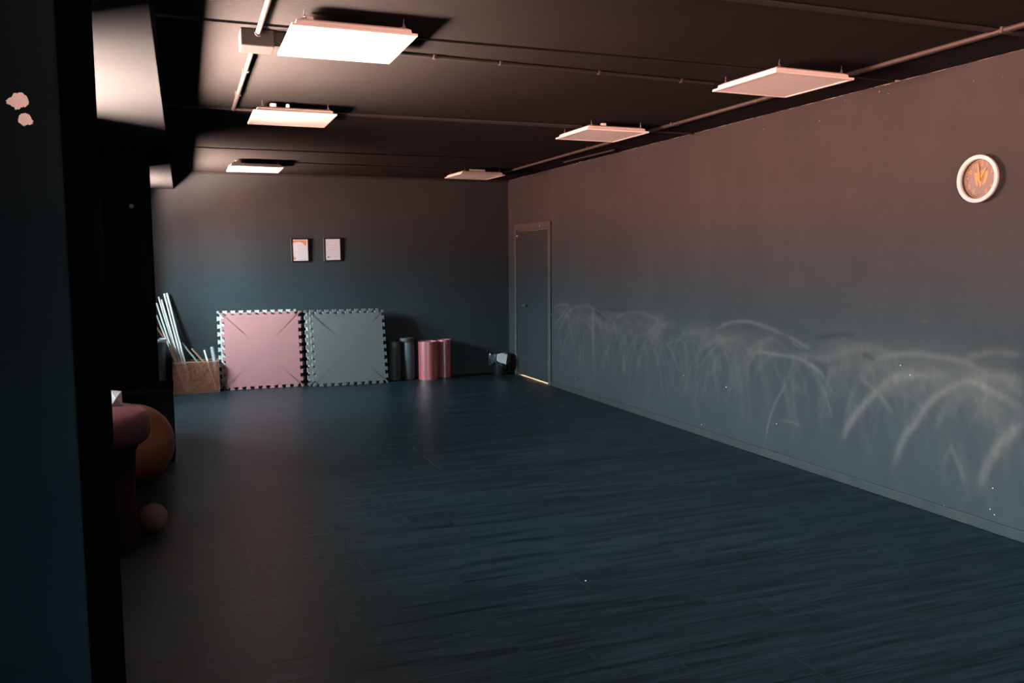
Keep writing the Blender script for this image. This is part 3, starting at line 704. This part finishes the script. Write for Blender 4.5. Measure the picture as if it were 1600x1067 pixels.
puzzle_mat(1.450, 11.172, 11.387, 'grey mat peeping out left of the front grey one', M['mat_grey'], M['mat_light'], lift=.022)
puzzle_mat(1.470, 11.209, 11.424, 'grey mat nearest the wall behind the other grey ones', M['mat_light'], M['mat_light'], S=.955)

# ---------------------------------------------------------------- rolled mats standing by the wall
def roll(cx, cy, R, h, turns, th, mat, label, start=0.0, wav=0.0, loose=None, tilt=0.0):
    t = empty('rolled_mat', (cx, cy, 0), (0, tilt, 0)); tag(t, label, 'rolled mat', 'rolled mats standing by the back wall')
    n = int(36 * turns); bm = bmesh.new(); pitch = th * 1.15; rings = []
    for i in range(n + 1):
        a = start + 2 * PI * turns * i / n; ro = R - pitch * turns * (1 - i / n) ; ri = ro - th
        top = h + wav * math.sin(3.1 * a + 1) * (.5 + .5 * math.sin(a * 1.7))
        c, s = math.cos(a), math.sin(a)
        rings.append([bm.verts.new(p) for p in ((ri * c, ri * s, 0), (ro * c, ro * s, 0), (ro * c, ro * s, top), (ri * c, ri * s, top))])
    for p_, q_ in zip(rings[:-1], rings[1:]):
        for i in range(4): bm.faces.new((p_[i], p_[(i + 1) % 4], q_[(i + 1) % 4], q_[i]))
    bm.faces.new(rings[0]); bm.faces.new(rings[-1][::-1])
    mesh_obj('roll', bm, mat, t, smooth=True, ang=50)
    if loose:
        ox, r2, z0, z1 = loose
        mesh_obj('loose_wrap', lathe(bmesh.new(), [(r2, z0), (r2 + .002, z1), (r2 - .007, z1), (r2 - .009, z0)], 40, close=True, mtx=Matrix.Translation((ox, 0, 0))), mat, t, smooth=True, ang=50)
    return t
roll(2.640, 11.395, .108, .525, 3.2, .010, M['roll_dark'], 'shorter charcoal rolled mat, half behind the grey mats', .4)
roll(2.842, 11.365, .083, .572, 2.6, .009, M['roll_dark'], 'tallest charcoal rolled mat with a slipped top wrap', 2.2, loose=(-.028, .104, .528, .571))
roll(3.085, 11.265, .143, .522, 2.15, .008, M['roll_pink'], 'widest pink rolled mat with a wavy open top', 1.2, wav=.006)
roll(3.357, 11.395, .101, .525, 1.55, .008, M['roll_pink'], 'narrower pink rolled mat with its seam facing out', -PI * .62 - 2 * PI * 1.55, wav=.002)

# ---------------------------------------------------------------- rusty crate with sticks
CX0, CX1, CY0, CY1, CH = -.178, .366, 11.205, 11.47, .392
cr8 = empty('wire_crate', ((CX0 + CX1) / 2, (CY0 + CY1) / 2, 0)); tag(cr8, 'rusty wire mesh crate full of sticks by the back wall', 'crate')
ox, oy = (CX0 + CX1) / 2, (CY0 + CY1) / 2; hx, hy = (CX1 - CX0) / 2, (CY1 - CY0) / 2
bm = bmesh.new()
box(bm, (-hx, -hy, CH - .012), (hx, -hy + .01, CH)); box(bm, (-hx, hy - .01, CH - .012), (hx, hy, CH)); box(bm, (-hx, -hy + .01, CH - .012), (-hx + .01, hy - .01, CH)); box(bm, (hx - .01, -hy + .01, CH - .012), (hx, hy - .01, CH))
mesh_obj('rim', bm, M['stick_orange'], cr8)
bm = bmesh.new()
for sx_ in (-1, 1):
    for sy_ in (-1, 1): box(bm, (sx_ * (hx - .005) - .005, sy_ * (hy - .005) - .005, 0), (sx_ * (hx - .005) + .005, sy_ * (hy - .005) + .005, CH - .012))
box(bm, (-hx + .01, -hy + .001, 0), (hx - .01, -hy + .009, .01)); box(bm, (-hx + .01, hy - .009, 0), (hx - .01, hy - .001, .01))
mesh_obj('corner_frame', bm, M['rust'], cr8)
bm = bmesh.new(); st = .0085; wd = .0055
def strip_wall(fixed, sgn, along):
    n = int(2 * along[1] / st)
    for i in range(1, n):
        u = -along[1] + i * st
        lo, hi = (u - wd / 2, sgn * fixed - .0010, .004), (u + wd / 2, sgn * fixed + .0010, CH - .012)
        if along[0] == 'y': lo, hi = (lo[1], lo[0], lo[2]), (hi[1], hi[0], hi[2])
        box(bm, lo, hi)
    for i in range(1, int((CH - .012) / st)):
        z_ = i * st
        lo, hi = (-along[1] + .01, sgn * fixed - .0024, z_ - wd / 2), (along[1] - .01, sgn * fixed - .0010, z_ + wd / 2)
        if along[0] == 'y': lo, hi = (lo[1], lo[0], lo[2]), (hi[1], hi[0], hi[2])
        box(bm, lo, hi)
strip_wall(hy - .004, -1, ('x', hx)); strip_wall(hy - .004, 1, ('x', hx)); strip_wall(hx - .004, -1, ('y', hy)); strip_wall(hx - .004, 1, ('y', hy))
tag(mesh_obj('wire_mesh', bm, M['rust'], cr8), kind='stuff')
mesh_obj('bottom', B((-hx + .01, -hy + .01, .002), (hx - .01, hy - .01, .008)), M['rust'], cr8)

def stick(tip, rim, r, mat, label, cat='stick', name='wooden_stick', group='sticks standing in the crate', seg=10, zb=.012):
    tip, rim = Vector(tip), Vector(rim); d = tip - rim; bot = rim + d * ((zb - rim.z) / d.z)
    t = empty(name, bot, (0, 0, 0)); q_ = d.normalized().to_track_quat('Z', 'Y'); t.rotation_mode = 'QUATERNION'; t.rotation_quaternion = q_
    L = (tip - bot).length
    bm = bmesh.new(); tube(bm, (0, 0, r * .3), (0, 0, L - .008), r, seg)
    tag(t, label, cat, group)
    mesh_obj('shaft', bm, mat, t, smooth=True, ang=50)
    bm = bmesh.new(); lathe(bm, [(r, L - .008), (r * .9, L - .002), (r * .6, L), (0, L)], seg); mesh_obj('tip', bm, mat, t, smooth=True, ang=50)
stick((-.238, 11.470, 1.232), (-.062, 11.33, .384), .0115, M['stick_white'], 'tall white stick, left one of the tallest pair')
stick((-.206, 11.482, 1.238), (-.034, 11.345, .384), .0120, M['stick_white'], 'tall white stick, right one of the tallest pair')
stick((-.272, 11.468, 1.160), (-.093, 11.32, .386), .0115, M['stick_white'], 'white stick just left of the tallest pair')
stick((-.305, 11.485, 1.195), (-.118, 11.36, .388), .0105, M['stick_white'], 'white stick third from the crate middle, its tip the second highest')
stick((-.332, 11.455, 1.118), (-.136, 11.30, .388), .0105, M['stick_white'], 'white stick whose tip disappears behind the dark pier edge')
stick((-.338, 11.492, .965), (-.150, 11.38, .389), .0100, M['stick_white'], 'leftmost white stick, leaning lowest past the bin')
stick((-.058, 11.430, .615), (.098, 11.38, .393), .0120, M['stick_grey'], 'grey stick leaning across the crate behind the orange one')
stick((.054, 11.390, .540), (.170, 11.36, .392), .0115, M['stick_orange'], 'short orange brown wooden stick in the middle of the crate')
stick((.202, 11.390, .514), (.231, 11.36, .395), .0105, M['stick_white'], 'short white stick in the right half of the crate')
stick((.298, 11.385, .552), (.318, 11.36, .398), .0260, M['stick_grey'], 'thick grey tube standing at the right end of the crate', 'tube', 'foam_tube', None, 16)

# tall dark bin behind the far pier
bn = empty('tall_bin', (-.412, 11.20, 0)); tag(bn, 'tall dark bin with a pale lip, half hidden behind the far pier', 'bin')
mesh_obj('body', lathe(bmesh.new(), [(0, .001), (.150, .001), (.156, .02), (.172, .66), (.178, .665), (.178, .680), (.168, .680), (.160, .03), (0, .03)], 40), M['dark_bin'], bn, smooth=True, ang=35)
bm = bmesh.new(); n = 16; a0, a1 = -1.9, .9; ring = []
for i in range(n + 1):
    a = a0 + (a1 - a0) * i / n; c, s = math.cos(a), math.sin(a)
    lo_ = .655 + .006 * math.sin(5 * a)
    ring.append([bm.verts.new(p) for p in ((.180 * c, .180 * s, lo_), (.184 * c, .184 * s, lo_), (.184 * c, .184 * s, .690), (.160 * c, .160 * s, .690), (.160 * c, .160 * s, .684), (.180 * c, .180 * s, .684))])
for p_, q_ in zip(ring[:-1], ring[1:]):
    for i in range(6): bm.faces.new((p_[i], p_[(i + 1) % 6], q_[(i + 1) % 6], q_[i]))
bm.faces.new(ring[0]); bm.faces.new(ring[-1][::-1]); tag(mesh_obj('lip', bm, M['paper'], bn), 'white lip over the rim')
stick((-.400, 11.490, .898), (-.080, 11.42, .392), .0115, M['stick_orange'], 'orange brown stick leaning far left behind the tall dark bin')

# ---------------------------------------------------------------- waste bin by the door
tb = empty('waste_bin', (4.155, 11.31, 0)); tag(tb, 'small black waste bin with an overhanging bag beside the door', 'bin')
mesh_obj('body', lathe(bmesh.new(), [(0, .001), (.092, .001), (.098, .012), (.122, .285), (.128, .287), (.128, .296), (.116, .296), (.090, .02), (0, .02)], 32), M['bin_black'], tb, smooth=True, ang=35)
rb = random.Random(5); bm = bmesh.new(); seg = 56; prof = [(.108, .22), (.115, .292), (.135, .306), (.152, .300), (.160, .255), (.158, .20), (.150, .158), (.146, .15)]
lev = []
for j, (r, z_) in enumerate(prof):
    row = []
    for i in range(seg):
        a = 2 * PI * i / seg
        k_ = (0, .15, .5, .8, 1, 1, 1, 1)[j]
        rr = r + k_ * (.010 * math.sin(9 * a + j * .8) + .008 * math.sin(17 * a - j) + rb.uniform(-.008, .008))
        zz = z_ + k_ * (.010 * math.sin(5 * a + 1) + rb.uniform(-.007, .007)) - (.02 * math.sin(3 * a) if j > 5 else 0)
        row.append(bm.verts.new((rr * math.cos(a), rr * math.sin(a), zz)))
    lev.append(row)
for p_, q_ in zip(lev[:-1], lev[1:]):
    for i in range(seg): bm.faces.new((p_[i], p_[(i + 1) % seg], q_[(i + 1) % seg], q_[i]))
bag = mesh_obj('bin_liner', bm, M['bag'], tb); 
bm = bmesh.new()
V_ = [bm.verts.new(p) for p in ((4.045, 11.118, .318), (4.195, 11.122, .305), (4.165, 11.108, .165), (4.05, 11.112, .205), (4.03, 11.114, .24))]
bm.faces.new(V_); geo = bmesh.ops.extrude_face_region(bm, geom=bm.faces[:]); bmesh.ops.translate(bm, vec=(0, .006, 0), verts=[v for v in geo['geom'] if isinstance(v, bmesh.types.BMVert)])
tag(mesh_obj('paper_sheet', bm, M['paper']), 'white paper sheet hanging over the edge of the waste bin', 'paper')

# ---------------------------------------------------------------- things in the dark bay between the piers
t = empty('exercise_ball', (-.405, 6.70, .295)); tag(t, 'large orange exercise ball behind the maroon seat', 'ball')
bm = bmesh.new(); bmesh.ops.create_uvsphere(bm, u_segments=48, v_segments=32, radius=.295); mesh_obj('shell', bm, M['ball_orange'], t, smooth=True)
bm = bmesh.new(); tube(bm, (-.10, -.272, .05), (-.104, -.286, .053), .012, 12); mesh_obj('plug', bm, M['ball_grey'], t)
bm = bmesh.new(); bmesh.ops.create_uvsphere(bm, u_segments=32, v_segments=20, radius=.088)
tag(mesh_obj('small_ball', bm, M['ball_grey'], None, (-.235, 5.43, .088), smooth=True), 'small mauve grey ball on the floor beside the dark seat base', 'ball')

ps = empty('padded_seat', (-.53, 5.20, 0)); tag(ps, 'maroon padded seat with rounded top in the dark bay', 'seat')
bm = bmesh.new(); prof = []
for i in range(25):                       # squashed rounded cushion
    a = -PI / 2 + PI * i / 24
    c, s = math.cos(a), math.sin(a)
    prof.append((.320 * abs(c) ** .5 if i not in (0, 24) else 0,   .697 + .120 * math.copysign(abs(s) ** .62, s)))
lathe(bm, prof, 48); mesh_obj('cushion', bm, M['maroon'], ps, smooth=True)
mesh_obj('base', lathe(bmesh.new(), [(0, 0), (.225, 0), (.235, .02), (.225, .30), (.235, .55), (.25, .578), (0, .578)], 40), M['dark_base'], ps, smooth=True, ang=40)
pp = bmesh.new()
P_ = [(-.408, 5.20, .815), (-.350, 5.215, .805), (-.354, 5.215, .893), (-.412, 5.20, .905), (-.380, 5.16, .862), (-.405, 5.17, .903), (-.357, 5.175, .893)]
v_ = [pp.verts.new(p) for p in P_]
for f in ((0, 1, 2, 3), (0, 4, 3), (0, 1, 4), (1, 2, 4), (4, 6, 5)): pp.faces.new([v_[i] for i in f])
tag(mesh_obj('folded_paper', pp, M['paper']), 'white folded paper standing on the maroon seat', 'paper')

bb = empty('black_box', (-.43, 7.58, 0)); tag(bb, 'low black storage box in front of the far pier', 'box')
mesh_obj('body', B((-.31, -.25, 0), (.305, .25, .57), .008, 2), M['black'], bb); mesh_obj('lid', B((-.315, -.255, .57), (.31, .255, .607), .008, 2), M['black'], bb)
bm = bmesh.new(); lathe(bm, [(0, .0), (.018, 0), (.020, .006), (.015, .014), (0, .017)], 20, mtx=Matrix.Translation((-.389, 7.90, 2.087)) @ Matrix.Rotation(PI / 2, 4, 'X'))
tag(mesh_obj('round_hook', bm, M['white_metal'], smooth=True, ang=40), 'small pale round knob high on the far pier', 'knob')
bm = bmesh.new(); bmesh.ops.create_icosphere(bm, subdivisions=1, radius=.004, matrix=Matrix.Translation((1.824, 3.747, .003)) @ Matrix.Diagonal((1.2, .9, .7, 1)))
tag(mesh_obj('crumb', bm, M['paper']), 'tiny white crumb on the open floor', 'crumb')
